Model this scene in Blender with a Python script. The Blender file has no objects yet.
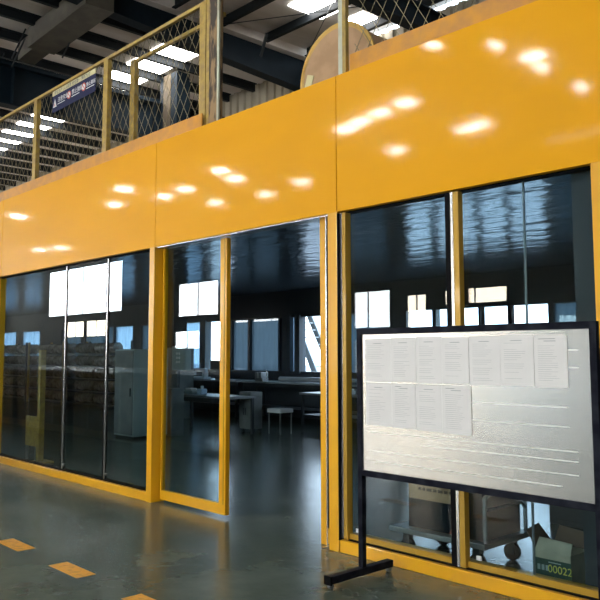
import bpy, bmesh, math, random
from mathutils import Vector, Matrix
random.seed(7)
S = bpy.context.scene
COL = S.collection
PI = math.pi

# ------------------------------------------------------------------ materials
def mat(name, col, rough=.5, metal=0., noise=None, bump=None, cbump=False, coat=0., emit=None, spec=.5, scale=(1,1,1)):
    m = bpy.data.materials.new(name); m.use_nodes = True
    nt = m.node_tree; N = nt.nodes; L = nt.links
    b = N['Principled BSDF']
    b.inputs['Base Color'].default_value = (*col, 1)
    b.inputs['Roughness'].default_value = rough
    b.inputs['Metallic'].default_value = metal
    b.inputs['Specular IOR Level'].default_value = spec
    b.inputs['Coat Weight'].default_value = coat
    b.inputs['Coat Roughness'].default_value = .06
    tc = N.new('ShaderNodeTexCoord'); mp = N.new('ShaderNodeMapping')
    mp.inputs['Scale'].default_value = scale
    L.new(tc.outputs['Object'], mp.inputs['Vector'])
    if noise:
        sc, c2, lo, hi = noise
        n = N.new('ShaderNodeTexNoise'); n.inputs['Scale'].default_value = sc; n.inputs['Detail'].default_value = 5
        L.new(mp.outputs[0], n.inputs['Vector'])
        r = N.new('ShaderNodeMapRange'); r.inputs['From Min'].default_value = lo; r.inputs['From Max'].default_value = hi
        L.new(n.outputs['Fac'], r.inputs['Value'])
        mx = N.new('ShaderNodeMix'); mx.data_type = 'RGBA'
        mx.inputs['A'].default_value = (*col, 1); mx.inputs['B'].default_value = (*c2, 1)
        L.new(r.outputs[0], mx.inputs['Factor']); L.new(mx.outputs['Result'], b.inputs['Base Color'])
    if bump:
        sc, st = bump[:2]
        n = N.new('ShaderNodeTexNoise'); n.inputs['Scale'].default_value = sc; n.inputs['Detail'].default_value = 2
        L.new(mp.outputs[0], n.inputs['Vector'])
        bp = N.new('ShaderNodeBump'); bp.inputs['Strength'].default_value = st; bp.inputs['Distance'].default_value = .02
        L.new(n.outputs['Fac'], bp.inputs['Height']); L.new(bp.outputs[0], b.inputs['Normal'])
        if cbump: L.new(bp.outputs[0], b.inputs['Coat Normal'])
    if emit:
        b.inputs['Emission Color'].default_value = (*emit[:3], 1); b.inputs['Emission Strength'].default_value = emit[3]
    return m

def glass_mat(name, tint, ior=1.5, rough=0., haze=None):
    m = bpy.data.materials.new(name); m.use_nodes = True
    nt = m.node_tree; N = nt.nodes; L = nt.links
    N.clear()
    out = N.new('ShaderNodeOutputMaterial')
    t = N.new('ShaderNodeBsdfTransparent'); t.inputs[0].default_value = (*tint, 1)
    g = N.new('ShaderNodeBsdfGlossy'); g.inputs['Roughness'].default_value = rough
    lw = N.new('ShaderNodeLayerWeight'); pw = N.new('ShaderNodeMath'); pw.operation='POWER'; pw.inputs[1].default_value=4
    L.new(lw.outputs['Facing'], pw.inputs[0])
    fr = N.new('ShaderNodeMapRange'); fr.inputs['To Min'].default_value=((ior-1)/(ior+1))**2; L.new(pw.outputs[0], fr.inputs[0])
    base = t.outputs[0]
    if haze:
        c, amt, sc = haze
        tr = N.new('ShaderNodeBsdfTranslucent'); tr.inputs[0].default_value = (*c, 1)
        n = N.new('ShaderNodeTexNoise'); n.inputs['Scale'].default_value = sc; n.inputs['Detail'].default_value = 4
        tc = N.new('ShaderNodeTexCoord'); mp = N.new('ShaderNodeMapping'); mp.inputs['Scale'].default_value = (2.5, 1, .4)
        L.new(tc.outputs['Object'], mp.inputs[0]); L.new(mp.outputs[0], n.inputs['Vector'])
        r = N.new('ShaderNodeMapRange'); r.inputs['From Min'].default_value = .3; r.inputs['From Max'].default_value = .7
        r.inputs['To Min'].default_value = max(0, amt-.25); r.inputs['To Max'].default_value = min(1, amt+.2)
        L.new(n.outputs['Fac'], r.inputs['Value'])
        mh = N.new('ShaderNodeMixShader'); L.new(r.outputs[0], mh.inputs[0]); L.new(t.outputs[0], mh.inputs[1]); L.new(tr.outputs[0], mh.inputs[2])
        base = mh.outputs[0]
    mx = N.new('ShaderNodeMixShader')
    L.new(fr.outputs[0], mx.inputs[0]); L.new(base, mx.inputs[1]); L.new(g.outputs[0], mx.inputs[2])
    L.new(mx.outputs[0], out.inputs[0])
    return m

def panel_light(name, col, st):
    # glowing sheet: skylight and window daylight, and the added light panels
    m = bpy.data.materials.new(name); m.use_nodes = True
    b = m.node_tree.nodes['Principled BSDF']
    b.inputs['Base Color'].default_value = (.6, .6, .6, 1); b.inputs['Roughness'].default_value = .6
    b.inputs['Emission Color'].default_value = (*col, 1); b.inputs['Emission Strength'].default_value = st
    return m

M = {}
M['yellow'] = mat('yellow_paint', (.86,.43,.010), .3, coat=.7, bump=(1.1,.06), noise=(3,(.76,.37,.01),.3,.7))
M['fascia'] = mat('fascia_paint', (.82,.375,.001), .45, coat=.34, spec=.12, cbump=True, bump=(1.3,.045), scale=(.6,1,1.6), noise=(1.2,(.75,.34,.002),.3,.7))
M['kick'] = mat('orange_plate', (.62,.27,.012), .5, noise=(9,(.50,.22,.03),.35,.65))
M['fence'] = mat('fence_paint', (.42,.28,.05), .45, noise=(14,(.30,.19,.05),.4,.65))
M['wire'] = mat('mesh_wire', (.26,.22,.13), .5, .3)
M['chan'] = mat('aluminium', (.75,.75,.74), .25, .9)
M['gold'] = mat('olive_frame', (.50,.29,.03), .3, .2, coat=.3)
M['rubber'] = mat('matt_black', (.005,.005,.006), .6, spec=.05)
M['black'] = mat('black_steel', (.005,.006,.012), .5, 0., spec=.06, noise=(12,(.02,.022,.03),.4,.7))
def floor_mat():
    m = mat('polished_floor', (.042,.060,.050), .16, spec=.32)
    nt = m.node_tree; N = nt.nodes; L = nt.links; b = N['Principled BSDF']
    tc = N.new('ShaderNodeTexCoord')
    n = N.new('ShaderNodeTexNoise'); n.inputs['Scale'].default_value = 1.1; n.inputs['Detail'].default_value = 6; n.inputs['Roughness'].default_value=.62
    n2 = N.new('ShaderNodeTexNoise'); n2.inputs['Scale'].default_value = 7; n2.inputs['Detail'].default_value = 5; n2.inputs['Distortion'].default_value = 1.
    L.new(tc.outputs['Object'], n.inputs[0]); L.new(tc.outputs['Object'], n2.inputs[0])
    cr = N.new('ShaderNodeValToRGB'); e = cr.color_ramp.elements
    e[0].position=.32; e[0].color=(.045,.065,.052,1); e[1].position=.72; e[1].color=(.115,.14,.11,1)
    L.new(n.outputs['Fac'], cr.inputs[0])
    mr = N.new('ShaderNodeMapRange'); mr.inputs['From Min'].default_value=.60; mr.inputs['From Max'].default_value=.78; mr.inputs['To Max'].default_value=.22
    L.new(n2.outputs['Fac'], mr.inputs[0])
    mx = N.new('ShaderNodeMix'); mx.data_type='RGBA'; mx.inputs['B'].default_value=(.17,.17,.13,1)
    L.new(mr.outputs[0], mx.inputs['Factor']); L.new(cr.outputs[0], mx.inputs['A']); L.new(mx.outputs['Result'], b.inputs['Base Color'])
    rr = N.new('ShaderNodeMapRange'); rr.inputs['To Min'].default_value=.14; rr.inputs['To Max'].default_value=.30
    L.new(n.outputs['Fac'], rr.inputs[0]); L.new(rr.outputs[0], b.inputs['Roughness'])
    bp = N.new('ShaderNodeBump'); bp.inputs['Strength'].default_value=.06; bp.inputs['Distance'].default_value=.02
    L.new(n2.outputs['Fac'], bp.inputs['Height']); L.new(bp.outputs[0], b.inputs['Normal'])
    return m
M['floor'] = floor_mat()
M['mark'] = mat('floor_paint', (.72,.36,.05), .4, noise=(18,(.40,.21,.05),.5,.72))
M['roof'] = mat('roof_sheet', (.86,.80,.76), .6, noise=(.9,(.52,.45,.38),.42,.68), scale=(1,.35,1))
M['purlin'] = mat('purlin_steel', (.012,.015,.018), .6, spec=.2)
M['beam'] = mat('dark_beam', (.008,.016,.024), .6, spec=.15, noise=(1.5,(.005,.011,.017),.4,.6))
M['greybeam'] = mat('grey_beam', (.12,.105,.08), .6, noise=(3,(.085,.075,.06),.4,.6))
M['wall'] = mat('shed_wall', (.13,.125,.11), .8, spec=.2)
M['corr'] = mat('corrugated_wall', (.34,.29,.21), .6)
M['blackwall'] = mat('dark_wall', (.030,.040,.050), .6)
def ceil_mat():
    m = mat('glossy_ceiling', (.030,.055,.078), .17, spec=.8, metal=.35)
    nt = m.node_tree; N = nt.nodes; L = nt.links; b = N['Principled BSDF']
    b.inputs['Base Color'].default_value=(.17,.22,.26,1)
    tc = N.new('ShaderNodeTexCoord'); mp = N.new('ShaderNodeMapping'); mp.inputs['Scale'].default_value=(.8,1.8,1)
    n = N.new('ShaderNodeTexNoise'); n.inputs['Scale'].default_value=2.2; n.inputs['Detail'].default_value=2
    w = N.new('ShaderNodeTexWave'); w.inputs['Scale'].default_value=.45; w.inputs['Distortion'].default_value=3; w.bands_direction='Y'; w.inputs['Detail'].default_value=1
    L.new(tc.outputs['Object'], mp.inputs[0]); L.new(mp.outputs[0], n.inputs[0]); L.new(tc.outputs['Object'], w.inputs[0])
    ad = N.new('ShaderNodeMath'); ad.operation='MULTIPLY_ADD'; ad.inputs[1].default_value=.10
    L.new(w.outputs['Fac'], ad.inputs[0]); L.new(n.outputs['Fac'], ad.inputs[2])
    bp = N.new('ShaderNodeBump'); bp.inputs['Strength'].default_value=.42; bp.inputs['Distance'].default_value=.05
    L.new(ad.outputs[0], bp.inputs['Height']); L.new(bp.outputs[0], b.inputs['Normal'])
    return m
M['ceil'] = ceil_mat()
M['glass'] = glass_mat('clear_glass', (.80,.88,.90), 1.5)
M['blue_glass'] = glass_mat('dusty_blue_glass', (.13,.165,.19), 1.5, haze=((.19,.235,.265), .5, 1.4))
M['pale_glass'] = glass_mat('pale_dusty_glass', (.36,.45,.53), 1.5, haze=((.50,.60,.69), .4, 1.2))
M['clear'] = glass_mat('window_glass', (.92,.96,1.0), 1.45)
M['sky_sheet'] = panel_light('daylight_sheet', (1.0,.98,.94), 10)
M['highlight'] = panel_light('highlight_panel', (1.0,.98,.93), 62)  # glow of the added panels, bright enough to show on the fascia
M['win_light'] = panel_light('daylight_window', (.92,.97,1.0), 12)
M['win_warm'] = panel_light('warm_daylight_window', (1.0,.84,.64), 14)
M['added_low'] = panel_light('added_low_window', (.60,.82,1.0), .95)  # dim sheets added to give the notice board its cool and warm gradient
M['added_low_warm'] = panel_light('added_low_warm_window', (1.0,.86,.66), 1.45)
M['card'] = mat('cardboard', (.45,.28,.15), .75, noise=(6,(.38,.23,.12),.4,.6))
M['card_dark'] = mat('printed_cardboard', (.010,.014,.018), .8, spec=.05)
M['card_red'] = mat('red_print', (.25,.05,.03), .6)
M['card_ink'] = mat('brown_ink', (.12,.07,.04), .7)
M['box_white'] = mat('pale_carton', (.46,.42,.30), .7, noise=(8,(.36,.33,.24),.4,.65))
M['box_green'] = mat('green_print', (.012,.05,.035), .6)
M['ink_yellow'] = mat('yellow_ink', (.62,.60,.10), .6)
M['paper'] = mat('paper', (.76,.735,.715), .35, noise=(3,(.70,.68,.66),.35,.65), spec=.4)
M['ink'] = mat('grey_ink', (.42,.42,.42), .7)
M['ink_dark'] = mat('dark_ink', (.13,.13,.14), .7)
def board_mat():
    m = mat('brushed_board', (.66,.65,.63), .25, .85)
    nt = m.node_tree; N = nt.nodes; L = nt.links; b = N['Principled BSDF']
    tc = N.new('ShaderNodeTexCoord'); mp = N.new('ShaderNodeMapping'); mp.inputs['Scale'].default_value=(.8,1,14)
    n = N.new('ShaderNodeTexNoise'); n.inputs['Scale'].default_value=3; n.inputs['Detail'].default_value=3
    L.new(tc.outputs['Object'], mp.inputs[0]); L.new(mp.outputs[0], n.inputs[0])
    r = N.new('ShaderNodeMapRange'); r.inputs['To Min'].default_value=.24; r.inputs['To Max'].default_value=.30
    r2 = N.new('ShaderNodeMix'); r2.data_type='RGBA'; r2.inputs['A'].default_value=(.64,.63,.61,1); r2.inputs['B'].default_value=(.74,.73,.71,1); L.new(n.outputs['Fac'], r2.inputs['Factor']); L.new(r2.outputs['Result'], b.inputs['Base Color'])
    return m
M['board'] = board_mat()
M['board_line'] = mat('board_line', (.88,.87,.84), .5, .2)
M['grey'] = mat('grey_enamel', (.17,.19,.19), .45, noise=(4,(.13,.15,.15),.4,.6))
M['greygreen'] = mat('grey_green_enamel', (.34,.42,.41), .45)
M['dark'] = mat('dark_enamel', (.02,.026,.032), .4)
M['steel'] = mat('dull_steel', (.22,.24,.25), .35, .7)
M['bench'] = mat('bench_top', (.40,.44,.48), .25, .2)
M['plastic'] = mat('plastic_wrap', (.34,.32,.27), .22, noise=(5,(.16,.14,.11),.4,.6), bump=(9,.5), coat=.5)
M['core'] = mat('roll_core', (.25,.20,.15), .7)
M['rust'] = mat('weathered_post', (.30,.19,.09), .8, noise=(7,(.05,.035,.025),.45,.55), scale=(2,2,.5))
M['palepost'] = mat('pale_post', (.50,.52,.40), .5, noise=(6,(.38,.36,.25),.45,.7))
M['colbeige'] = mat('column_web', (.11,.08,.04), .8, noise=(4,(.07,.05,.03),.4,.6))
M['navy'] = mat('banner_navy', (.006,.010,.055), .6, spec=.2)
M['cream'] = mat('banner_cream', (.60,.53,.28), .6)
M['white'] = mat('white_print', (.75,.75,.75), .5)
M['red'] = mat('red_print_sign', (.60,.09,.05), .5)
M['bluep'] = mat('pale_blue_plastic', (.45,.62,.80), .3)
M['whitep'] = mat('white_plastic', (.72,.74,.76), .35)
M['ground'] = mat('yard_ground', (.35,.35,.34), .8)
M['deck'] = mat('roof_deck', (.20,.19,.18), .8)
M['gold_rim'] = mat('golden_rim', (.55,.33,.06), .4)

# ------------------------------------------------------------------ mesh builder
class MB:
    def __init__(s): s.bm = bmesh.new()
    def box(s, x0,x1,y0,y1,z0,z1, bev=0, rot=None, org=None):
        c = Vector(((x0+x1)/2,(y0+y1)/2,(z0+z1)/2))
        r = bmesh.ops.create_cube(s.bm, size=1)
        vs = r['verts']
        for v in vs: v.co = Vector((v.co.x*(x1-x0), v.co.y*(y1-y0), v.co.z*(z1-z0))) + c
        if bev:
            es = list({e for v in vs for e in v.link_edges})
            q = bmesh.ops.bevel(s.bm, geom=es, offset=bev, segments=2, affect='EDGES', profile=.5)
            vs = list({v for f in q['faces'] for v in f.verts} | {v for v in vs if v.is_valid})
        if rot is not None:
            o = Vector(org) if org is not None else c
            for v in vs: v.co = rot @ (v.co-o) + o
        return s
    def cyl(s, p0, p1, r, r2=None, seg=16):
        p0, p1 = Vector(p0), Vector(p1); d = p1-p0
        q = bmesh.ops.create_cone(s.bm, cap_ends=True, segments=seg, radius1=r, radius2=r if r2 is None else r2, depth=d.length)
        rm = d.to_track_quat('Z','Y').to_matrix(); c = (p0+p1)/2
        for v in q['verts']: v.co = rm @ v.co + c
        return s
    def bar(s, p0, p1, w, h, up=(0,0,1)):
        p0, p1 = Vector(p0), Vector(p1); d = (p1-p0).normalized()
        sd = d.cross(Vector(up)).normalized(); u = sd.cross(d).normalized()
        vs = [s.bm.verts.new(p + sd*a*w/2 + u*b*h/2) for p in (p0,p1) for a,b in ((-1,-1),(1,-1),(1,1),(-1,1))]
        for f in ((0,1,2,3),(7,6,5,4),(0,4,5,1),(1,5,6,2),(2,6,7,3),(3,7,4,0)): s.bm.faces.new([vs[i] for i in f])
        return s
    def tube(s, pts, r, seg=8):
        pts = [Vector(p) for p in pts]
        for a, b in zip(pts, pts[1:]): s.cyl(a, b, r, seg=seg)
        for p in pts[1:-1]: 
            q = bmesh.ops.create_uvsphere(s.bm, u_segments=seg, v_segments=6, radius=r)
            for v in q['verts']: v.co += p
        return s
    def poly(s, pts, d):      # planar polygon extruded by vector d
        d = Vector(d); a = [s.bm.verts.new(Vector(p)) for p in pts]; b = [s.bm.verts.new(Vector(p)+d) for p in pts]
        s.bm.faces.new(a); s.bm.faces.new(b[::-1]); n = len(a)
        for i in range(n): s.bm.faces.new((a[i], b[i], b[(i+1)%n], a[(i+1)%n]))
        return s
    def build(s, name, m, parent=None, loc=None, smooth=False, label=None):
        bmesh.ops.recalc_face_normals(s.bm, faces=s.bm.faces)
        me = bpy.data.meshes.new(name)
        if parent is not None and loc is None: off = world_of(parent)
        elif loc is not None: off = Vector(loc)
        else: off = Vector((0,0,0))
        for v in s.bm.verts: v.co -= off
        s.bm.to_mesh(me); s.bm.free()
        me.materials.append(m)
        if smooth:
            for p in me.polygons: p.use_smooth = True
            try: me.set_sharp_from_angle(angle=math.radians(35))
            except Exception: pass
        o = bpy.data.objects.new(name, me); COL.objects.link(o)
        if parent is not None:
            o.parent = parent; 
        elif loc is not None: o.location = off
        if label: o['label'] = label
        return o
def world_of(o):
    v = Vector((0,0,0))
    while o is not None: v += Vector(o.location); o = o.parent
    return v
def tag(o, label=None, cat=None, group=None, kind=None):
    if label: o['label'] = label
    if cat: o['category'] = cat
    if group: o['group'] = group
    if kind: o['kind'] = kind
    return o
def thing(name, loc, label=None, cat=None, group=None, kind=None):
    o = bpy.data.objects.new(name, None); o.empty_display_size = .1; COL.objects.link(o); o.location = loc
    return tag(o, label, cat, group, kind)
def struct(name, mb, m, label=None):
    o = mb.build(name, m); o['kind'] = 'structure'
    if label: o['label'] = label
    return o
def dup(root, loc, label=None, rz=None):
    r = root.copy(); COL.objects.link(r); r.location = loc
    if rz is not None: r.rotation_euler.z = rz
    if label: r['label'] = label
    for ch in list(root.children):
        c = ch.copy(); COL.objects.link(c); c.parent = r
        for g in list(ch.children):
            d = g.copy(); COL.objects.link(d); d.parent = c
    return r
def text(name, s, size, m, parent, org, rot=(PI/2,0,0), ext=.0006, align='LEFT'):
    cu = bpy.data.curves.new('tmp', 'FONT'); cu.body = s; cu.size = size; cu.extrude = ext; cu.align_x = align
    to = bpy.data.objects.new('tmp', cu); COL.objects.link(to)
    bpy.context.view_layer.update()
    me = bpy.data.meshes.new_from_object(to.evaluated_get(bpy.context.evaluated_depsgraph_get()))
    bpy.data.objects.remove(to)
    me.materials.clear(); me.materials.append(m)
    o = bpy.data.objects.new(name, me); COL.objects.link(o); o.parent = parent
    o.location = Vector(org) - world_of(parent); o.rotation_euler = rot
    return o

# ------------------------------------------------------------------ camera
cam = bpy.data.cameras.new('camera'); co = bpy.data.objects.new('camera', cam); COL.objects.link(co)
th, pt, ro = .7501, .0922, -.0018
F = Vector((-math.cos(th)*math.cos(pt), math.sin(th)*math.cos(pt), math.sin(pt)))
R0 = Vector((math.sin(th), math.cos(th), 0)); U0 = R0.cross(F)
R = R0*math.cos(ro)+U0*math.sin(ro); U = -R0*math.sin(ro)+U0*math.cos(ro)
mw = Matrix(((R.x,U.x,-F.x,0),(R.y,U.y,-F.y,-4.487),(R.z,U.z,-F.z,1.58),(0,0,0,1)))
co.matrix_world = mw
cam.sensor_width = 36; cam.lens = 760/600*36; cam.shift_y = -16/600; cam.clip_end = 300; cam.clip_start = .05
S.camera = co

# ------------------------------------------------------------------ building shell
XL, XR, YF, YB, ZR = -62., 9., -20., 8.6, 9.0
struct('floor', MB().box(XL,XR,YF,YB+.3,-.15,0), M['floor'], 'polished dark grey-green floor')
# back wall with window strip (z 1.10..2.55)
wb = MB()
wb.box(XL,XR,YB,YB+.15,0,1.10).box(XL,XR,YB,YB+.15,2.57,3.6)
wb.box(XL,-33.6,YB,YB+.15,1.10,2.57).box(-6.2,XR,YB,YB+.15,1.10,2.57)
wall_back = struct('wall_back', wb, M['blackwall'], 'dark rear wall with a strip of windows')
cw = MB()
x = -30.
pts = []
k = 0
while x < XR-.3:
    for dx, dy in ((0,0),(.12,0),(.16,-.05),(.28,-.05)): pts.append((x+dx, dy))
    x += .32
bmw = cw.bm; prev = None
for (px_, dy) in pts:
    a = bmw.verts.new((px_, YB-.02+dy, 3.6)); b = bmw.verts.new((px_, YB-.02+dy, ZR))
    if prev: bmw.faces.new((prev[0], a, b, prev[1]))
    prev = (a, b)
cw.box(XL,-30,YB-.02,YB+.1,3.6,ZR).box(-30,XR,YB+.02,YB+.12,3.6,ZR)
cw.build('corrugated_cladding', M['corr'], wall_back)
struct('wall_left', MB().box(XL-.2,XL,YF,YB,0,ZR), M['wall'])
struct('wall_right', MB().box(XR,XR+.2,YF,YB,0,ZR), M['wall'])
wall_opp = struct('wall_opposite', MB().box(XL,XR,YF-.2,YF,0,ZR), M['wall'])

# lit windows in unseen walls; some follow glass reflections, the rest added for light
def lit_window(n, x0,x1,z0,z1,m,nx=2,nz=1,y=YF):
    w = MB(); fw=.05
    for i in range(nx+1):
        xx = x0+(x1-x0)*i/nx; w.box(xx-fw/2,xx+fw/2,y+.0,y+.10,z0,z1)
    for j in range(nz+1):
        zz = z0+(z1-z0)*j/nz; w.box(x0,x1,y+.0,y+.09,zz-fw/2,zz+fw/2)
    o = struct('window_%d'%n, w, M['dark'])
    MB().box(x0,x1,y+.005,y+.05,z0,z1).build('pane', m, o)
wn = 20
for (x0,x1,z0,z1,mk) in [(-36.7,-32.9,3.72,5.6,'win_light'),(-37,-34.6,1.9,2.9,'win_light'),(-53.5,-43,4.35,7.6,'win_light'),(-50.5,-48,2.8,3.85,'win_warm'),(-47.6,-44.9,2.8,3.85,'win_warm'),
      (-23.3,-20.8,2.7,4.3,'win_light'),(-19.9,-18.9,2.4,4.0,'win_warm'),(-18.,-15.2,3.5,4.1,'win_warm'),(-24.2,-17.25,.15,2.25,'added_low_warm'),(-16.6,-12.4,.15,2.2,'added_low'),(-6.,-2.,3.5,6.6,'win_light'),(0.,6.,3.5,6.6,'win_light')]:  # low pair added for the notice board's reflections, last two for front light
    lit_window(wn,x0,x1,z0,z1,M[mk]); wn += 1
for y0,y1 in ((-17,-11),(-9,-2.)):  # side windows added for glancing reflections on the columns
    w = MB()
    for i in range(5): yy=y0+(y1-y0)*i/4; w.box(XL,XL+.1,yy-.04,yy+.04,3,7.6)
    for zz in (3,4.5,6,7.6): w.box(XL,XL+.09,y0,y1,zz-.04,zz+.04)
    o = struct('window_%d'%wn, w, M['dark']); wn += 1
    MB().box(XL+.005,XL+.05,y0,y1,3,7.6).build('pane', M['win_light'], o)

# roof
roof = struct('roof', MB().box(XL,-13.4,YF,YB+.15,ZR,ZR+.25).box(-13.4,XR,YF,YB+.15,ZR+.2,ZR+.35), M['roof'], 'pale insulated roof sheeting over dark steel framing')
XP = [-14.6-1.15*i for i in range(41)]
def zprof(x0,x1,y0,y1,z0,z1,along):
    b = MB()
    if along=='Y':
        c=(x0+x1)/2; b.box(c-.012,c+.012,y0,y1,z0,z1).box(x0,c,y0,y1,z0,z0+.02).box(c,x1,y0,y1,z1-.02,z1)
    else:
        c=(y0+y1)/2; b.box(x0,x1,c-.012,c+.012,z0,z1).box(x0,x1,y0,c,z0,z0+.02).box(x0,x1,c,y1,z1-.02,z1)
    return b
for xx in XP: zprof(xx-.09,xx+.09,YF,YB-.1,ZR-.20,ZR,'Y').build('purlin', M['purlin'], roof)
for yy in [8.05,6.75,5.45,4.15,2.85,1.55,.25]+[-1.05-1.3*i for i in range(14)]:
    zprof(-13.3,XR,yy+.02,yy+.20,ZR-.04,ZR+.2,'X').build('purlin', M['purlin'], roof)
def ibeam(p0,p1,w,h,tf=.03,tw=.02):
    b = MB(); p0,p1=Vector(p0),Vector(p1); up=Vector((0,0,1)); d=(p1-p0).normalized(); sd=d.cross(up).normalized(); u=sd.cross(d)
    b.bar(p0+u*(h/2-tf/2),p1+u*(h/2-tf/2),w,tf); b.bar(p0-u*(h/2-tf/2),p1-u*(h/2-tf/2),w,tf); b.bar(p0,p1,tw,h)
    return b
# deep dark rafter falling towards the rear wall
ibeam((-13.62,YB-.1,8.62),(-13.62,-1.0,9.2),.30,.88).build('rafter', M['beam'], roof, label='deep dark blue steel rafter')
ibeam((-9.3,YB-.1,8.42),(-9.3,YF,8.42),.28,.5).build('rafter', M['beam'], roof, label='dark blue steel rafter')
ibeam((-4.6,YB-.1,8.42),(-4.6,YF,8.42),.28,.5).build('rafter', M['beam'], roof, label='dark blue steel rafter')
# grey rafter running along the shed
g = MB().bar((-13.4,2.55,8.70),(-16.1,2.55,8.62),.62,.46)
g.bar((-16.1,2.55,8.60),(-16.9,2.55,8.56),.40,.40)
g.build('rafter', M['greybeam'], roof, label='wide grey steel beam lit from the side')
# sag rods and knee braces
b = MB()
for xx,yy in ((-15.1,2.9),(-16.4,2.3),(-17.6,2.3),(-15.9,2.1)):
    b.bar((xx,yy,8.72),(xx-.35,yy-.15,8.1),.025,.025)
b.build('brace', M['dark'], roof)
b = MB().bar((-12.9,6.5,8.95),(-13.35,6.7,8.6),.06,.06).bar((-13.4,5.4,8.97),(-9.4,7.6,8.90),.015,.015).bar((-13.4,8.2,8.97),(-9.4,5.6,8.90),.015,.015)
b.build('brace', M['dark'], roof)
b = MB().bar((-13.6,8.3,8.15),(-20,8.3,8.0),.1,.14).bar((-13.6,8.3,7.85),(-20,8.3,7.7),.07,.07)
b.build('eaves_strut', M['beam'], roof)
# skylights
SKY = []
for xx in XP: 
    if xx < -15: SKY.append((xx+.575, 5.62, .98, 1.0))
SKY += [(-11.35,8.1,.75,.85),(-11.45,6.75,.85,1.0),(-20,-5,.9,1.6),(-30,-5,.9,1.6),(-14,-3.4,.9,1.2),(-9,-3,.9,1.2),(-6,-3,.9,2.),(3,-8,.9,2.),(-2,-3,.9,2.)]
# light panels added in place of skylights to make the fascia highlights
HANG = [(-42,-7),(-10.62,-10.0),(-10.32,-10.61),(-10.04,-11.18),(-9.52,-12.4),(-9.95,-13.23),(-9.97,-15.4),(-13.94,-12.8),(-15.06,-12.94),(-16.1,-13.16),(-17.03,-13.44),(-13.67,-16.27),(-14.33,-16.4),
        (-17.5,-16.64),(-21.3,-18.2),(-24.5,-13.9),(-23.6,-17.6),(-26.7,-18.2),(-25.2,-15.2),(-28.3,-14.8),(-30.3,-15),(-29.8,-17.6),(-30.2,-12.8),(-33.6,-14.2),(-52,-18.6),(-50,-19.2),(-40,-12),(-6,-14)]
for (x,y,w,l) in SKY:
    MB().box(x-w/2,x+w/2,y-l/2,y+l/2,(ZR if x<-13.4 else ZR+.2)-.025,(ZR if x<-13.4 else ZR+.2)+.02).build('skylight', M['sky_sheet'], roof, label='bright translucent skylight')

panel0 = None
for (x,y) in HANG:
    x*=.94; y=-(((-y)+4.487)*.94-4.487)
    lab='white light panel added under the roof for highlights on the yellow front'
    if panel0 is None:
        panel0 = thing('added_light',(x,y,8.55),lab,'ceiling light','light panels added over the hall')
        MB().box(x-.28,x+.28,y-.22,y+.22,8.55,8.6).build('diffuser', M['highlight'], panel0)
        MB().box(x-.295,x+.295,y-.235,y+.235,8.6,8.66).build('housing', M['grey'], panel0)
        MB().bar((x,y,8.66),(x,y,9.0),.02,.02,up=(0,1,0)).build('hanger', M['dark'], panel0)
    else: dup(panel0,(x,y,8.55))

# crane girder and columns
gd = MB(); GX=-17.0
gd.box(GX-.2,GX+.2,YF+.2,YB-.15,8.17,8.21).box(GX-.15,GX+.15,YF+.2,YB-.15,7.26,7.30).box(GX-.01,GX+.01,YF+.2,YB-.15,7.28,8.19)
for i in range(22): gd.box(GX+.0,GX+.16,YF+1+1.25*i,YF+1.02+1.25*i,7.28,8.19)
gd.box(GX-.04,GX+.04,YF+.2,YB-.15,8.21,8.33)
struct('crane_girder', gd, M['beam'], 'deep dark crane runway girder')
cc = MB(); cx,cyy=-16.72,6.4
cc.box(cx-.18,cx-.03,cyy-.2,cyy+.2,1.75,8.9).box(cx+.32,cx+.60,cyy-.2,cyy+.2,1.75,8.9)
sc_ = struct('steel_column', cc, M['beam'], 'steel column with dark flanges rising through the workshop')
MB().box(cx-.029,cx+.319,cyy-.205,cyy-.10,1.75,8.9).build('web', M['colbeige'], sc_, label='beige lit web')
MB().box(cx-.22,cx+.86,cyy-.24,cyy+.24,0,1.75).build('column_base', M['grey'], sc_, label='grey painted lower casing')

# ------------------------------------------------------------------ cabin shell
struct('ceiling', MB().box(-33.8,2.4,.12,YB-.02,3.2,3.3), M['ceil'], 'glossy dark blue sheet ceiling of the workshop')
struct('roof_deck', MB().box(-33.8,2.4,.10,YB-.1,3.62,3.72), M['deck'])
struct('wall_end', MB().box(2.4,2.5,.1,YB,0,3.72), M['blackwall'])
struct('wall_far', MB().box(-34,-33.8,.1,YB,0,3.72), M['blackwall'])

# facade: columns, fascia panels
HZ, TZ = 2.76, 3.93
wf = MB()
wf.box(-33.8,-16.2,0,.12,0,HZ)
wf.box(-16.2,2.4,.06,.12,HZ+.02,3.60)
wall_front = struct('wall_front', wf, M['yellow'], 'yellow painted workshop front')
seams = [-22.7,-19.93,-17.15,-14.35,-11.45,-7.16,-4.368,-1.60,1.2,2.4]
for a,b_ in zip(seams, seams[1:]):
    MB().box(a+.004,b_-.004,0,.055,HZ,TZ,bev=.003).build('fascia_panel', M['fascia'], wall_front)
MB().box(-33.8,2.4,.056,.10,TZ-.5,TZ).build('top_rail', M['yellow'], wall_front)
cols = [(-16.2,-16.05),(-11.80,-11.66),(-7.265,-7.165),(-4.475,-4.368),(-2.165,-1.95),(1.0,1.2)]
for a,b_ in cols:
    MB().box(a,b_,0.001,.17,0,HZ+.01,bev=.004).build('column', M['yellow'], wall_front)

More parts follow.
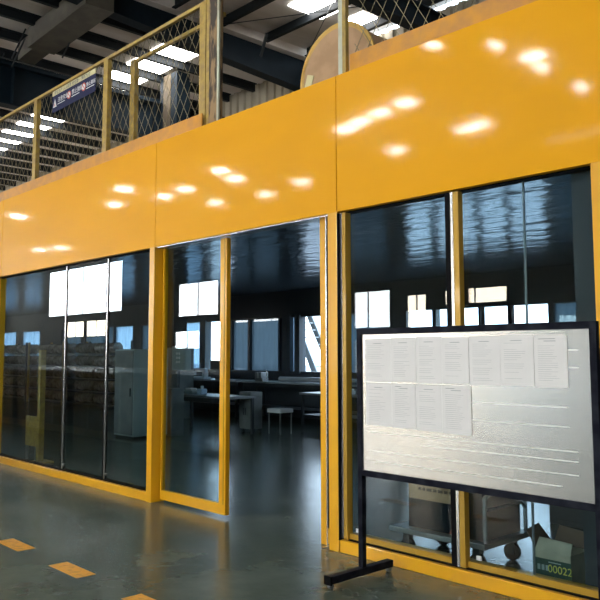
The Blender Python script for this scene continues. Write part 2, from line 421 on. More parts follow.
# window bays
def bay(n, x0, x1, edges, framed, label):
    """edges: pane limits incl. both ends"""
    s = MB().box(x0,x1,.012,.16,0,.095,bev=.004)
    o = struct('window_%d'%n, s, M['yellow'], label)
    yg = .085
    MB().box(x0,x1,.05,.14,HZ-.008,HZ+.01).build('head_channel', M['rubber'], o)
    for i,(a,c) in enumerate(zip(edges, edges[1:])):
        MB().box(a+.006,c-.006,yg,yg+.01,.10,HZ-.01).build('pane', M['glass'], o)
    if not framed:
        for e in edges[1:-1]:
            MB().box(e-.012,e+.004,yg-.012,yg-.001,.095,HZ-.008).build('joint_strip', M['chan'], o)
            MB().box(e-.05,e-.014,yg-.006,yg+.03,.095,HZ-.008).build('dark_strip', M['rubber'], o)
            MB().cyl((e+.04,yg-.012,.17),(e+.04,yg,.17),.018,seg=12).build('patch_fitting', M['chan'], o, smooth=True)
        MB().box(x0,x1,.06,.15,.095,.105).build('sill_channel', M['rubber'], o)
    else:
        f = MB()
        f.box(x0+.035,x0+.07,.03,.095,.10,HZ-.008).box(x0+.06,x1,.06,.14,.105,.15)
        f.build('inner_frame', M['gold'], o, label='olive gold inner frame')
        MB().box(x0,x0+.006,.003,.14,.095,HZ-.008).box(x0+.006,x1,.045,.14,.095,.108).build('dark_strip', M['rubber'], o)  # black strips on the column side and over the sill
        MB().box(x0+.009,x0+.031,.03,.06,.11,HZ-.008).build('silver_strip', M['chan'], o, label='polished silver edge strip')
        MB().box(x0+.12,x0+.16,yg-.008,yg,.165,.195).build('corner_clip', M['whitep'], o)
        for e in edges[1:-1]:
            MB().box(e-.11,e-.065,.028,.095,.108,HZ-.008).build('dark_strip', M['rubber'], o)
            MB().box(e-.063,e-.04,.026,.06,.108,HZ-.008).build('silver_strip', M['chan'], o, label='polished silver edge strip')
            MB().box(e-.038,e+.004,.03,.085,.108,HZ-.008).build('mullion', M['gold'], o, label='olive gold mullion')
            MB().box(e+.06,e+.10,yg-.008,yg,.165,.195).build('corner_clip', M['whitep'], o)
    return o
bay(1,-16.05,-11.80,[-16.05,-14.9,-13.75,-12.75,-11.80],False,'frameless glass bay in the yellow front')
bay(2,-11.66,-7.265,[-11.66,-9.42,-8.32,-7.265],False,'left frameless glass bay with thin silver joints')
w3 = bay(3,-4.368,-2.165,[-4.368,-3.18,-2.165],True,'right glass bay behind the notice board')
MB().box(-2.70,-2.685,.098,.108,.15,HZ-.008).build('joint_strip', M['steel'], w3)
bay(4,-1.95,1.0,[-1.95,-.9,0.2,1.0],False,'frameless glass bay at the right end')

# doorway with a sliding glass leaf
dt = MB().box(-7.165,-4.475,.02,.16,HZ-.012,HZ+.01)
d1 = struct('door_1', dt, M['chan'], 'doorway with sliding glass leaf')
MB().box(-4.668,-4.605,.10,.14,0,HZ-.01).build('jamb', M['yellow'], d1)
MB().box(-4.603,-4.59,.10,.13,0,HZ-.01).build('silver_strip', M['chan'], d1)
MB().box(-4.588,-4.572,.10,.12,0.14,HZ-.01).build('jamb_slot', M['rubber'], d1)
MB().box(-4.60,-4.475,.14,.17,0,HZ-.01).build('jamb', M['yellow'], d1)
MB().box(-4.56,-4.54,-.0,.14,0,.008).build('threshold', M['chan'], d1)
leaf = MB().box(-7.14,-5.99,.10,.15,.03,.13,bev=.003).box(-6.095,-5.99,.10,.15,.13,HZ-.02,bev=.003).box(-7.14,-7.12,.10,.15,.13,HZ-.02)
leaf = leaf.build('sliding_leaf', M['yellow'], d1)
MB().box(-7.12,-6.095,.12,.13,.13,HZ-.02).build('pane', M['glass'], leaf)
MB().box(-6.03,-6.018,.096,.10,.13,HZ-.02).build('groove', M['gold'], leaf)

# ------------------------------------------------------------------ far windows (rear wall)
panes = [(-33.4,-31.5,'pale_glass'),(-30.9,-29.2,'pale_glass'),(-27.3,-25.75,'blue_glass'),(-25.45,-23.4,'blue_glass'),(-23.3,-22.1,'pale_glass'),(-21.6,-20.4,'blue_glass'),(-20.3,-18.25,'pale_glass'),
         (-18.0,-16.9,'clear'),(-16.8,-16.1,'blue_glass'),(-16.0,-14.85,'blue_glass'),(-14.8,-14.65,'pale_glass'),(-14.35,-14.17,'pale_glass'),(-14.0,-12.7,'clear'),(-12.6,-11.15,'blue_glass'),
         (-10.6,-9.9,'clear'),(-9.8,-8.75,'clear'),(-8.7,-8.08,'clear'),(-8.02,-7.22,'clear'),(-7.12,-6.2,'blue_glass')]
# solid panels between the openings
pb = MB()
for (_a,c,_k),(d,_e,_k2) in zip(panes, panes[1:]):
    if d-c > .02: pb.box(c+.06,d-.05,YB-.02,YB+.12,1.10,2.57)
pb.box(-33.6,-33.45,YB-.02,YB+.12,1.10,2.57)
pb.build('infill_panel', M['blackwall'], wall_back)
M['warm'] = glass_mat('amber_window_glass', (1.0,.88,.68), 1.45)
n = 5
for (a,b_,mk) in panes:
    fr = MB().box(a-.05,a,YB-.03,YB+.12,1.10,2.57).box(b_,b_+.06,YB-.03,YB+.12,1.10,2.57).box(a,b_,YB-.03,YB+.12,1.10,1.15).box(a,b_,YB-.03,YB+.12,2.52,2.57)
    o = struct('window_%d'%n, fr, M['dark'])
    if n > 18: pass
    MB().box(a,b_,YB+.04,YB+.05,1.15,2.52).build('pane', M[mk], o); n += 1
    if mk == 'clear' and b_-a > 1.0 and a > -11: MB().box(a,b_,YB+.0,YB+.03,2.0,2.05).build('glazing_bar', M['dark'], o)
wp = MB()   # piers between windows
for (a,b_) in ((-20.4,-20.3),(-18.25,-18.0),(-14.65,-14.35),(-14.17,-14.0)): wp.box(a-.01,b_+.01,YB-.08,YB+.14,1.10,2.57)
wp.build('window_pier', M['blackwall'], wall_back)
struct('ground', MB().box(-120,60,YB+.35,80,-.4,-.2), M['ground'], 'pale yard outside')
# outside stair
st = thing('outdoor_stair', (-18.8,13.4,-.2), 'steel stair rising outside the rear windows', 'stair')
for dy in (-.4,.4):
    b=MB().bar((-20.4,13.4+dy,5.15),(-17.4,13.4+dy,-.17),.06,.22); b.build('stringer', M['steel'], st)
b=MB()
for i in range(22):
    t=i/21; b.box(-20.4+2.95*t-.10,-20.4+2.95*t+.10,13.0,13.8,5.13-5.2*t-.02,5.13-5.2*t+.02)
tr=b.build('tread', M['steel'], st); 
for dy in (-.4,):
    MB().bar((-19.95,13.4+dy,5.9),(-17.0,13.4+dy,.7),.05,.05).build('handrail', M['steel'], st)

# ------------------------------------------------------------------ fence and things on the roof
def fence(x0,x1,posts,label,top=5.33,zb=4.0,base=3.72):
    f = thing('mesh_fence', ((x0+x1)/2,.10,base), label, 'fence')
    MB().box(x0,x1,.085,.125,top-.03,top+.01).build('top_rail', M['fence'], f)
    MB().box(x0,x1,.04,.052,TZ-.02,4.09).build('kick_plate', M['kick'], f, label='orange kick plate')
    for i,p in enumerate(posts): MB().box(p-.06,p+.05,.08,.14,base,top-.03).build('post', M['fence'], f)
    w = MB(); p = .145; s = 1.6; hh = top-.04-4.05
    for sg in (1,-1):
        x = x0 - hh/s
        while x < x1 + hh/s:
            a=[x,4.05]; c=[x+sg*hh/s,top-.04]
            def clip(a,c):
                pts=[a[:],c[:]]
                for q in pts:
                    if q[0]<x0: q[1]=a[1]+(x0-a[0])*(c[1]-a[1])/(c[0]-a[0]); q[0]=x0
                    elif q[0]>x1: q[1]=a[1]+(x1-a[0])*(c[1]-a[1])/(c[0]-a[0]); q[0]=x1
                return pts
            if max(a[0],c[0])>x0+.01 and min(a[0],c[0])<x1-.01:
                q0,q1 = clip(a,c)
                w.bar((q0[0],.105+.003*sg,q0[1]),(q1[0],.105+.003*sg,q1[1]),.0042,.0042,up=(0,1,0))
            x += p
    w.build('wire_mesh', M['wire'], f)
    return f
fence(-16.6,-6.36,[-14.6,-12.5,-10.58,-8.50,-6.41],'yellow mesh fence with a safety banner, on the left of the workshop roof')
fence(-4.24,1.2,[-2.1,0],'yellow mesh fence above the right glass bay')
# inner brace frame
f = thing('fence_brace', (-8.2,.38,3.72), 'thin yellow post and rail standing just behind the mesh fence', 'fence')
MB().box(-8.33,-8.22,.33,.39,3.72,5.30).build('post', M['fence'], f); MB().box(-8.33,-6.4,.34,.38,5.26,5.30).build('rail', M['fence'], f)
# weathered and pale posts
p = thing('weathered_post', (-6.22,.12,3.72), 'weathered brown steel post at the end of the left fence', 'post')
MB().box(-6.292,-6.16,.08,.16,3.72,6.6).build('shaft', M['rust'], p); MB().box(-6.158,-6.128,.08,.10,3.72,6.6).build('white_edge', M['palepost'], p, label='pale edge strip'); MB().box(-6.345,-6.295,.08,.12,3.72,6.6).build('yellow_edge', M['fence'], p, label='yellow edge')
p = thing('pale_post', (-4.36,.07,3.72), 'pale painted steel post beside the round cardboard roll', 'post')
MB().box(-4.335,-4.29,.0,.03,TZ+.002,6.3).build('shaft', M['palepost'], p); MB().box(-4.288,-4.25,.0,.04,TZ+.002,6.3).build('yellow_edge', M['fence'], p, label='yellow edge')
# banner on the fence
bn = thing('safety_banner', (-9.35,.06,4.98), 'navy safety banner with cream top strip hung on the mesh fence', 'banner')
bx0,bx1 = -9.98,-8.73
MB().box(bx0,bx1,.062,.066,4.95,5.19).build('navy_field', M['navy'], bn)
MB().box(bx0,bx1,.061,.067,5.19,5.26).build('cream_strip', M['cream'], bn)
text('strip_lettering','安全生产 人人有责 安全第一 预防为主',.062,M['ink_dark'],bn,(bx0+.06,.060,5.203))
for i,(s,xx) in enumerate((('注意安全',bx0+.17),('禁止抛物',bx0+.59),('禁止翻越',bx0+1.0))):
    text('lettering', s, .078 if i<2 else .062, M['white'], bn, (xx,.060,5.075))
    b=MB(); b.box(xx,xx+.22,.059,.061,5.04,5.05); b.build('small_print', M['white'], bn)
b=MB(); b.poly([(bx0+.03,.060,5.02),(bx0+.14,.060,5.02),(bx0+.085,.060,5.14)],(0,-.001,0)); b.build('warning_triangle', M['white'], bn)
b=MB(); b.poly([(bx0+.07,.058,5.035),(bx0+.10,.058,5.035),(bx0+.085,.058,5.075)],(0,-.001,0)); b.build('warning_mark', M['red'], bn)
for cxx in (bx0+.51,bx0+.93):
    b=MB(); b.cyl((cxx,.0615,5.09),(cxx,.0595,5.09),.056,seg=24).build('prohibition_sign', M['red'], bn)
    b=MB(); b.cyl((cxx,.060,5.09),(cxx,.0585,5.09),.040,seg=24).build('sign_face', M['white'], bn)
    b=MB(); b.bar((cxx-.035,.058,5.125),(cxx+.035,.058,5.055),.002,.012,up=(0,0,1)); b.build('sign_slash', M['red'], bn)
# round roll on the cabin roof
rl = thing('cardboard_roll', (-4.83,.9,3.72), 'large round cardboard roll standing behind the gap in the roof fence', 'roll')
rc=(-4.81,4.185); rr=.475
MB().cyl((rc[0],.46,rc[1]),(rc[0],1.35,rc[1]),rr-.012,seg=48).build('body', M['card'], rl, smooth=True)
ring=MB(); 
for i in range(48):
    a0=2*PI*i/48; a1=2*PI*(i+1)/48
    ring.bar((rc[0]+(rr-.01)*math.cos(a0),.47,rc[1]+(rr-.01)*math.sin(a0)),(rc[0]+(rr-.01)*math.cos(a1),.47,rc[1]+(rr-.01)*math.sin(a1)),.05,.02,up=(0,1,0))
ring.build('rim', M['gold_rim'], rl, label='golden taped rim')
lb=Matrix.Rotation(math.radians(20),3,'Y')
MB().box(-5.215,-5.125,.450,.4595,4.12,4.27,rot=lb).build('paper_label', M['cream'], rl)
# crates on the cabin roof
def carton(name,x0,x1,y0,y1,z0,z1,m,label,cat='box'):
    o = thing(name, ((x0+x1)/2,(y0+y1)/2,z0), label, cat)
    MB().box(x0,x1,y0,y1,z0,z1,bev=.006).build('body', m, o)
    return o
cr = thing('ribbed_crate', (-10.6,1.5,3.72), 'ribbed brown wooden crate behind the mesh fence', 'crate')
MB().box(-11.2,-10.1,1.02,1.75,3.74,4.60).build('body', M['card'], cr)
b=MB()
for i in range(10): b.box(-11.19+i*.115,-11.13+i*.115,1.0,1.03,3.74,4.60)
b.build('slats', M['core'], cr); MB().box(-11.24,-10.06,.99,1.8,4.60,4.63).build('lid', M['box_white'], cr)

# ------------------------------------------------------------------ notice board
BY=-.40
nb = thing('notice_board', (-2.86,BY,0), 'wheeled black-framed metal notice board standing in front of the right glass bay', 'notice board')
bl,br,bz0,bz1 = -3.765,-1.965,.72,1.762
fwid=.042
MB().box(bl,bl+fwid,BY-.02,BY+.02,.07,bz1,bev=.002).build('upright', M['black'], nb)
MB().box(br-fwid,br,BY-.02,BY+.02,.07,bz1,bev=.002).build('upright', M['black'], nb)
MB().box(bl+fwid,br-fwid,BY-.02,BY+.02,bz1-fwid,bz1,bev=.002).build('cross_bar', M['black'], nb)
MB().box(bl+fwid,br-fwid,BY-.02,BY+.02,bz0,bz0+fwid,bev=.002).build('cross_bar', M['black'], nb)
pn = MB().box(bl+fwid,br-fwid,BY-.008,BY+.008,bz0+fwid,bz1-fwid).build('metal_panel', M['board'], nb, label='brushed silver metal panel')
b=MB()
for z,a,c in ((1.275,-2.95,-2.15),(1.165,-3.65,-2.15),(1.03,-3.65,-2.1),(.975,-3.2,-2.1),(.90,-3.65,-2.1),(.83,-3.6,-2.2),(1.60,-2.18,-2.08),(1.50,-2.18,-2.08)):
    b.box(a,c,BY-.009,BY-.008,z,z+.004)
b.build('ruled_line', M['board_line'], pn)
for xx in (bl+fwid/2, br-fwid/2):
    ft = MB().box(xx-.03,xx+.03,BY-.34,BY+.30,.035,.085,bev=.004).build('foot', M['black'], nb)
    MB().box(xx-.033,xx+.033,BY-.352,BY-.34,.03,.088).build('end_cap', M['rubber'], ft)
    for yy in (BY-.32,BY+.28):
        MB().cyl((xx-.014,yy,.02),(xx+.014,yy,.02),.02,seg=14).build('caster', M['steel'], ft, smooth=True)
# papers
def onboard(px,py,Y):
    d = F*760 + R*(px-300) - U*(py-284); t=(Y+4.487)/d.y
    return d.x*t, 1.58+d.z*t
row1=[366,392,417,443,470,501.4,535,568.6]
ordn=['first','second','third','fourth','fifth','sixth','seventh']
def sheet(x0,x1,z0,z1,i,row,cnt,seed):
    rnd = random.Random(seed)
    o = thing('paper_sheet', ((x0+x1)/2,BY-.011,z0), '%s sheet from the left in the %s row of white papers on the notice board'%(ordn[i],row), 'paper', 'printed sheets on the notice board')
    y = BY-.0105 - .0012*(i%2)
    MB().box(x0,x1,y-.0008,y,z0,z1).build('page', M['paper'], o)
    b=MB(); z=z1-.05; n_=0
    b.box((x0+x1)/2-.04,(x0+x1)/2+.035,y-.0012,y-.0008,z1-.036,z1-.031)
    while z>z0+.03:
        L=rnd.uniform(.5,.85)*(x1-x0-.05)
        if rnd.random()<.82: b.box(x0+.025,x0+.025+L,y-.0012,y-.0008,z,z+.0016)
        z-=.0125
    b.build('printed_lines', M['ink'], o)
    if rnd.random()<.6:
        MB().box(x0+.03,x0+.03+rnd.uniform(.05,.11),y-.0012,y-.0008,z1-.022,z1-.0195).build('printed_title', M['ink_dark'], o)
for i in range(7):
    x0=onboard(row1[i],360,BY)[0]; x1=onboard(row1[i+1],360,BY)[0]
    t=i/6; zt=onboard(row1[i],338.3-1.2*t,BY)[1]; 
    sheet(x0+.001,x1-.001,1.385+.004*(i%2),1.688+.003*(i%3),i,'upper',7,i)
row2=[367,393,417,443,472.5]
for i in range(4):
    x0=onboard(row2[i],400,BY)[0]; x1=onboard(row2[i+1],400,BY)[0]
    sheet(x0+.001,x1-.001,1.082-.004*i,1.380,i,'lower',4,20+i)

# unseen dark crates added in the hall to block floor glare in the panes
for i in range(5):
    x0=-22.6+2.75*i
    o=thing('glare_block_crate',(x0+1.3,-4.,0),'dark crate on a pallet, added in the hall to block floor glare, '+['farthest from the doorway','second farthest from the doorway','middle of the row','second nearest the doorway','nearest the doorway'][i],'crate','dark crates added in the hall to block floor glare')
    MB().box(x0,x0+2.5,-5.4,-2.5,.14,1.25,bev=.02).build('body', M['dark'], o)
    b=MB()
    for yy in (-5.3,-3.95,-2.6): b.box(x0,x0+2.5,yy-.08,yy+.08,0,.12)
    b.box(x0,x0+2.5,-5.4,-2.5,.12,.14); b.build('pallet', M['core'], o)
    MB().box(x0+.6,x0+.65,-5.41,-2.49,.13,1.26).box(x0+1.8,x0+1.85,-5.41,-2.49,.13,1.26).build('strap', M['steel'], o)
# floor marks
for i,(xa) in enumerate((-6.62,-5.60,-4.53)):
    o=MB().box(xa,xa+.45,-1.86,-1.71,.0,.0015).build('floor_dash', M['mark'], None, loc=(xa+.22,-1.78,0))
    tag(o, ['worn yellow floor dash farthest from the camera, beside the left glass bay','worn yellow floor dash, middle of the three','worn yellow floor dash cut off by the bottom edge of the photo'][i],'floor marking','yellow dashes on the floor')

# ------------------------------------------------------------------ trolley and boxes behind the right bay
tx0,tx1,ty0,ty1 = -4.06,-3.17,.26,.90
tr = thing('platform_trolley', (-3.6,.58,0), 'grey platform trolley loaded with cartons behind the right glass bay', 'trolley')
MB().box(tx0,tx1,ty0,ty1,.185,.225,bev=.004).build('platform', M['steel'], tr)
for (xx,yy) in ((tx0+.12,ty0+.09),(tx0+.12,ty1-.09),(tx1-.12,ty0+.09),(tx1-.12,ty1-.09)):
    c_=MB().box(xx-.03,xx+.03,yy-.028,yy-.022,.05,.185).box(xx-.03,xx+.03,yy+.022,yy+.028,.05,.185).box(xx-.04,xx+.04,yy-.035,yy+.035,.175,.186).build('caster', M['dark'], tr)
    MB().cyl((xx,yy-.018,.065),(xx,yy+.018,.065),.065,seg=24).build('wheel', M['rubber'], c_, smooth=True)
hx=tx1-.03
MB().tube([(hx,ty0+.05,.22),(hx,ty0+.05,.95),(hx,ty0+.12,1.0),(hx,ty1-.12,1.0),(hx,ty1-.05,.95)],.001).bm.free()
MB().tube([(hx,ty0+.05,.22),(hx,ty0+.05,.53),(hx,ty0+.10,.56),(hx,ty1-.10,.56),(hx,ty1-.04,.52),(hx,ty1-.04,.22)],.016).build('push_frame', M['steel'], tr, smooth=True)
MB().tube([(hx,ty0+.08,.45),(hx,ty1-.10,.45),(hx,ty1-.05,.41)],.012).build('cross_tube', M['steel'], tr, smooth=True)
bxo = thing('trolley_carton', (-3.66,.55,.226), 'large brown carton with a dark printed band, on the trolley', 'box')
MB().box(-3.92,-3.40,.34,.84,.227,.78,bev=.004).build('body', M['card'], bxo)
MB().box(-3.921,-3.399,.3385,.8415,.23,.45).build('dark_band', M['card_dark'], bxo)
b=MB().poly([(-3.53,.337,.232),(-3.47,.337,.232),(-3.405,.337,.44),(-3.45,.337,.44)],(0,-.001,0)); b.build('red_stripe', M['card_red'], bxo)
b=MB(); rnd=random.Random(3)
for z in (.56,.52): 
    x=-3.82
    while x<-3.5: w=rnd.uniform(.02,.05); b.box(x,x+w,.3375,.339,z,z+.022); x+=w+.012
b.build('printed_marks', M['card_ink'], bxo)
b2 = thing('dark_carton', (-3.28,.62,.226), 'dark carton standing at the handle end of the trolley', 'box')
MB().box(-3.39,-3.22,.32,.82,.227,.70,bev=.004).build('body', M['card_dark'], b2)
MB().box(-3.34,-3.29,.3185,.32,.56,.64).build('paper_label', M['grey'], b2)
# pale open carton
wbx = thing('open_carton', (-2.62,.42,0), 'pale open carton with a dark green band on the floor behind the right glass bay', 'box')
wx0,wx1,wy0,wy1,wz=-2.79,-2.53,.28,.54,.26
b=MB().box(wx0,wx1,wy0,wy0+.006,0,wz).box(wx0,wx1,wy1-.006,wy1,0,wz).box(wx0,wx0+.006,wy0,wy1,0,wz).box(wx1-.006,wx1,wy0,wy1,0,wz).box(wx0,wx1,wy0,wy1,0,.006)
b.build('body', M['box_white'], wbx)
b=MB(); b.poly([(wx0,wy0,wz),(wx1,wy0,wz),(wx1,wy0+.03,wz+.075),(wx0+.02,wy0+.03,wz+.085)],(0,.005,0)); b.build('front_flap', M['box_white'], wbx)
b=MB(); b.poly([(wx0,wy0+.02,wz),(wx0,wy1,wz),(wx0-.09,wy1-.04,wz+.13),(wx0-.09,wy0+.06,wz+.11)],(-.005,0,0)); b.build('side_flap', M['card_ink'], wbx, label='brown side flap')
b=MB(); b.poly([(wx0,wy1,wz),(wx1,wy1,wz),(wx1-.03,wy1+.05,wz+.10),(wx0+.02,wy1+.05,wz+.12)],(0,-.005,0)); b.build('back_flap', M['card_ink'], wbx)
MB().box(wx0-.001,wx1+.001,wy0-.0015,wy0,.10,.215).build('green_band', M['box_green'], wbx)
text('lettering','00022',.07,M['ink_yellow'],wbx,(wx0+.095,wy0-.003,.135))
b=MB()
for i in range(3): b.box(wx0+.02+.03*i,wx0+.04+.03*i,wy0-.003,wy0-.0015,.14,.175)
b.box(wx0+.10,wx0+.19,wy0-.003,wy0-.0015,.195,.201); b.build('printed_marks', M['greygreen'], wbx)
# dark steel post and cabinet at the right
struct('trim_1', MB().box(-2.375,-2.165,.16,.36,0,3.19), M['dark'], 'dark steel post at the right end of the glass bay')
dc = thing('dark_cabinet', (-3.6,2.6,0), 'tall dark cabinet inside the workshop behind the open carton', 'cabinet')
MB().box(-3.75,-3.25,2.2,2.7,0,1.3,bev=.006).build('body', M['dark'], dc)
MB().box(-3.73,-3.27,2.185,2.2,.05,1.26,bev=.004).build('door', M['dark'], dc)

# ------------------------------------------------------------------ workshop furniture
def table(name,x0,x1,y0,y1,z,label,top=M['bench'],leg=M['dark'],shelf=None,cat='table',th_=.04):
    o = thing(name, ((x0+x1)/2,(y0+y1)/2,0), label, cat)
    MB().box(x0,x1,y0,y1,z-th_,z,bev=.004).build('table_top', top, o)
    for xx in (x0+.05,x1-.05):
        for yy in (y0+.05,y1-.05): MB().box(xx-.025,xx+.025,yy-.025,yy+.025,0,z-th_).build('leg', leg, o)
    if shelf: MB().box(x0+.05,x1-.05,y0+.05,y1-.05,shelf-.02,shelf).build('shelf', leg, o)
    MB().box(x0+.05,x1-.05,y0+.04,y0+.06,z-th_-.09,z-th_).build('apron', leg, o)
    return o
table('long_workbench',-19.6,-15.3,7.55,8.3,.92,'long pale-topped workbench under the rear windows, left half',shelf=.3,cat='workbench')
table('long_workbench',-15.1,-10.6,7.55,8.3,.92,'long pale-topped workbench under the rear windows, right half',shelf=.3,cat='workbench')
table('low_table',-14.0,-11.8,4.6,5.3,.75,'dark work table behind the sliding glass leaf',top=M['steel'])
table('assembly_bench',-11.5,-8.6,6.2,6.9,.80,'dark assembly bench seen through the open doorway',top=M['steel'],shelf=.36,cat='workbench')
# cabinet with two doors
cb = thing('steel_cabinet', (-12.1,5.6,0), 'grey two-door steel cabinet seen through the open doorway', 'cabinet')
MB().box(-12.34,-11.98,5.32,5.62,.08,.82,bev=.006).build('body', M['grey'], cb)
for i,xx in enumerate((-12.335,-12.158)):
    d=MB().box(xx,xx+.172,5.305,5.32,.12,.66,bev=.003).build('door', M['grey'], cb)
    MB().box(xx+(.14 if i==0 else .02),xx+(.152 if i==0 else .032),5.29,5.305,.36,.50).build('handle', M['dark'], d)
dr=MB().box(-12.335,-11.985,5.305,5.32,.68,.80,bev=.003).build('drawer', M['grey'], cb)
for xx in (-12.31,-12.01):
    for yy in (5.38,5.58): MB().box(xx-.02,xx+.02,yy-.02,yy+.02,0,.08).build('leg', M['dark'], cb)
# stool
st2 = thing('work_stool', (-11.55,5.75,0), 'pale-seated low stool beside the grey two-door cabinet', 'stool')
MB().box(-11.75,-11.35,5.55,5.9,.42,.50,bev=.01).build('seat', M['whitep'], st2)
for xx in (-11.72,-11.38):
    for yy in (5.58,5.87): MB().cyl((xx,yy,0),(xx,yy,.42),.014,seg=8).build('leg', M['steel'], st2)
# tall grey cabinet and low cabinet near column
tc_ = thing('tall_cabinet', (-12.95,3.4,0), 'tall pale grey cabinet behind the left glass bay', 'cabinet')
MB().box(-13.3,-12.6,3.0,3.75,.05,1.68,bev=.006).build('body', M['greygreen'], tc_)
MB().box(-13.28,-12.62,2.985,3.0,.08,1.65,bev=.003).build('door', M['grey'], tc_, label='darker grey door')
MB().box(-12.70,-12.67,2.965,2.985,.8,.95).build('handle', M['dark'], tc_)
MB().box(-13.27,-12.63,3.02,3.73,0,.05).build('plinth', M['dark'], tc_)
lc = thing('low_cabinet', (-12.7,4.0,0), 'low grey cabinet seen beside the left yellow column', 'cabinet')
MB().box(-12.9,-12.62,3.86,4.14,0,.92,bev=.006).build('body', M['grey'], lc); MB().box(-12.89,-12.63,3.845,3.86,.05,.88).build('door', M['grey'], lc)
# control box on the column
eb = thing('control_box', (-15.5,6.05,1.22), 'grey-green electrical control box fixed to the steel column', 'electrical box')
MB().box(-15.80,-15.22,5.95,6.12,1.20,1.78,bev=.008).build('body', M['greygreen'], eb)
MB().box(-15.78,-15.24,5.935,5.95,1.22,1.76,bev=.005).build('door', M['greygreen'], eb)
for i in range(3):
    for j in range(2): MB().cyl((-15.55+.10*j,5.935,1.60-.10*i),(-15.55+.10*j,5.915,1.60-.10*i),.03,seg=10).build('button', M['white'], eb)
MB().box(-15.86,-15.80,6.0,6.06,1.4,1.6).build('bracket', M['dark'], eb); MB().tube([(-15.6,6.03,1.2),(-15.6,6.03,.6),(-15.62,6.1,0.02)],.015).build('conduit', M['dark'], eb)
# bench-top items
def item(name,x,y,z,label,cat,parts,group=None):
    o = thing(name,(x,y,z),label,cat,group)
    for (nm,mb,m) in parts: mb.build(nm,m,o)
    return o
item('sewing_machine',-17.4,7.9,.92,'pale machine head on the rear bench, behind the sliding glass leaf','machine',[('base',MB().box(-17.75,-17.05,7.8,8.05,.921,.97,bev=.01),M['whitep']),('arm',MB().box(-17.7,-17.1,7.86,7.98,1.10,1.2,bev=.02).box(-17.2,-17.08,7.86,7.98,.97,1.12),M['whitep']),('needle_head',MB().box(-17.72,-17.62,7.87,7.97,1.0,1.12,bev=.01),M['steel'])])
item('white_bundle',-18.6,7.9,.92,'small white folded bundle at the left end of the rear bench','bundle',[('body',MB().box(-18.9,-18.3,7.75,8.1,.921,1.02,bev=.03),M['whitep']),('fold',MB().box(-18.8,-18.4,7.8,8.0,1.02,1.06,bev=.015),M['whitep'])])
item('black_monitor',-16.3,7.8,.92,'black upright machine on the rear bench beside the sliding leaf edge','machine',[('stand',MB().box(-16.4,-16.2,7.7,7.9,.921,1.0),M['dark']),('screen',MB().box(-16.7,-15.95,7.76,7.84,1.0,1.42,bev=.02),M['dark'])])
item('blue_bottle_pack',-13.0,4.9,.75,'pale blue plastic pack on the dark work table','pack',[('body',MB().box(-13.12,-12.95,4.8,4.95,.751,.87,bev=.02),M['bluep']),('cap',MB().cyl((-13.03,4.87,.87),(-13.03,4.87,.93),.03),M['whitep'])])
item('cloth_pile',-13.5,4.95,.75,'dull grey cloth heap on the dark work table','cloth',[('body',MB().box(-13.7,-13.3,4.8,5.1,.751,.83,bev=.035),M['greygreen']),('top_fold',MB().box(-13.62,-13.4,4.85,5.02,.83,.87,bev=.02),M['whitep'])])
item('metal_vise',-14.6,7.8,.92,'dark vise with upright handle on the rear bench','vise',[('base',MB().box(-14.75,-14.45,7.7,7.9,.921,1.0,bev=.01),M['steel']),('jaw',MB().box(-14.72,-14.62,7.68,7.92,1.0,1.14,bev=.01).box(-14.56,-14.48,7.68,7.92,1.0,1.14,bev=.01),M['steel']),('handle',MB().cyl((-14.4,7.8,.94),(-14.4,7.8,1.2),.012),M['chan'])])
item('pipe_offcut',-12.6,7.8,.92,'long pale pipe lying on the rear bench','pipe',[('tube',MB().cyl((-13.9,7.8,.985),(-11.2,7.8,.985),.06,seg=20),M['bench'])])
for i,xx in enumerate((-10.7,-10.35,-9.9)):
    item('parts_bin',xx,6.45,.80,['left','middle','right'][i]+' of the small parts bins on the assembly bench','bin',[('tray',MB().box(xx-.13,xx+.13,6.3,6.6,.801,.90,bev=.01),[M['bluep'],M['whitep'],M['grey']][i]),('lip',MB().box(xx-.14,xx+.14,6.28,6.3,.88,.92),M['steel'])],'parts bins on the assembly bench')
# yellow stand built behind the glass in place of its reflection
ys = thing('reflected_stand', (-10.98,.45,0), 'thin yellow stand with a small panel, standing in for a reflection in the left glass bay', 'stand')
MB().box(-10.98,-10.90,.42,.50,.02,1.65).build('pole', M['fence'], ys); MB().box(-11.1,-10.8,.3,.62,0,.02).build('base', M['fence'], ys)
MB().box(-11.42,-11.02,.44,.47,.22,.66,bev=.004).build('panel', M['fence'], ys); MB().box(-11.4,-11.36,.44,.47,.0,.22).box(-11.08,-11.04,.44,.47,0,.22).build('panel_leg', M['steel'], ys)

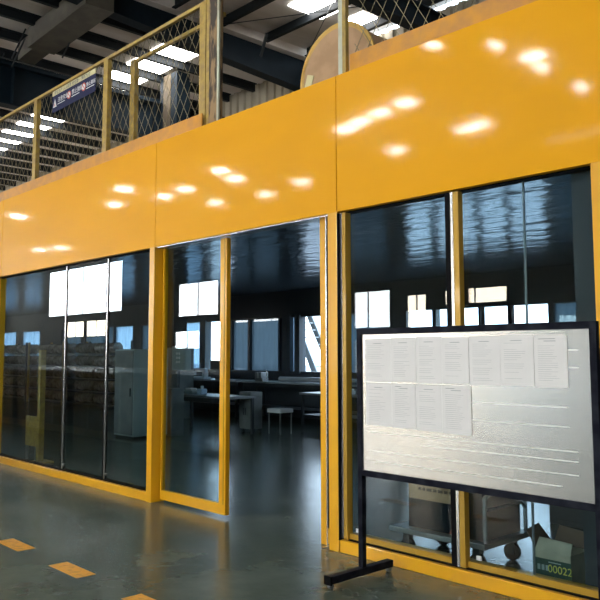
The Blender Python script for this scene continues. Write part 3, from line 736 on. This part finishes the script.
# racks of plastic-wrapped rolls
RX=[-31.0,-28.2,-25.4,-22.6,-19.8]
for r in range(4):
    x0=RX[r]; x1=RX[r+1]-.15; y0,y1=6.5,7.3
    rk = thing('roll_rack', ((x0+x1)/2,6.9,0), ['dark steel rack of wrapped rolls at the far left end of the workshop','dark steel rack of wrapped rolls, second from the far left','dark steel rack of wrapped rolls, third from the far left','dark steel rack of wrapped rolls nearest the tall grey cabinet'][r],'rack')
    for xx in (x0+.03,x1-.03):
        for yy in (y0,y1): MB().box(xx-.03,xx+.03,yy-.03,yy+.03,0,2.0).build('post', M['dark'] if r%2 else M['fence'], rk)
    for k in range(5): MB().box(x0,x1,y0,y1,.05+.38*k,.09+.38*k).build('shelf', M['dark'], rk)
proto=None
tn=['bottom tier','second tier','third tier','fourth tier','top tier']
for r in range(4):
    for k in range(5):
        for j in range(2):
            x=RX[r]+.35+j*1.25+.35; z=.092+.38*k
            lab='plastic-wrapped roll, %s, %s half of the %s roll rack'%(tn[k],['left','right'][j],['far left','second','third','nearest'][r])
            if proto is None:
                proto=thing('wrapped_roll',(x,6.9,z),lab,'roll','plastic-wrapped rolls on the racks')
                MB().cyl((x-.57,6.9,z+.165),(x+.57,6.9,z+.165),.165,seg=20).build('wrap', M['plastic'], proto, smooth=True)
                MB().cyl((x-.60,6.9,z+.165),(x+.60,6.9,z+.165),.04,seg=12).build('core', M['core'], proto, smooth=True)
            else:
                dup(proto,(x,6.9,z),lab)

# ------------------------------------------------------------------ world and view
w = bpy.data.worlds.new('world'); S.world = w; w.use_nodes = True
bg = w.node_tree.nodes['Background']
tcw = w.node_tree.nodes.new('ShaderNodeTexCoord'); sx = w.node_tree.nodes.new('ShaderNodeSeparateXYZ'); cr = w.node_tree.nodes.new('ShaderNodeValToRGB')
w.node_tree.links.new(tcw.outputs['Generated'], sx.inputs[0]); w.node_tree.links.new(sx.outputs['Z'], cr.inputs[0]); w.node_tree.links.new(cr.outputs[0], bg.inputs[0])
cr.color_ramp.elements[0].color=(.80,.92,1.0,1); cr.color_ramp.elements[1].color=(.55,.75,1.0,1)
bg.inputs[1].default_value = 4.0
S.view_settings.view_transform='Standard'; S.view_settings.look='None'; S.view_settings.gamma=1; S.view_settings.use_curve_mapping=False
S.view_settings.exposure = 0.80
S.cycles.use_denoising = True
S.cycles.max_bounces = 8; S.cycles.diffuse_bounces=4; S.cycles.glossy_bounces=5; S.cycles.transparent_max_bounces=12
S.cycles.sample_clamp_indirect = 6
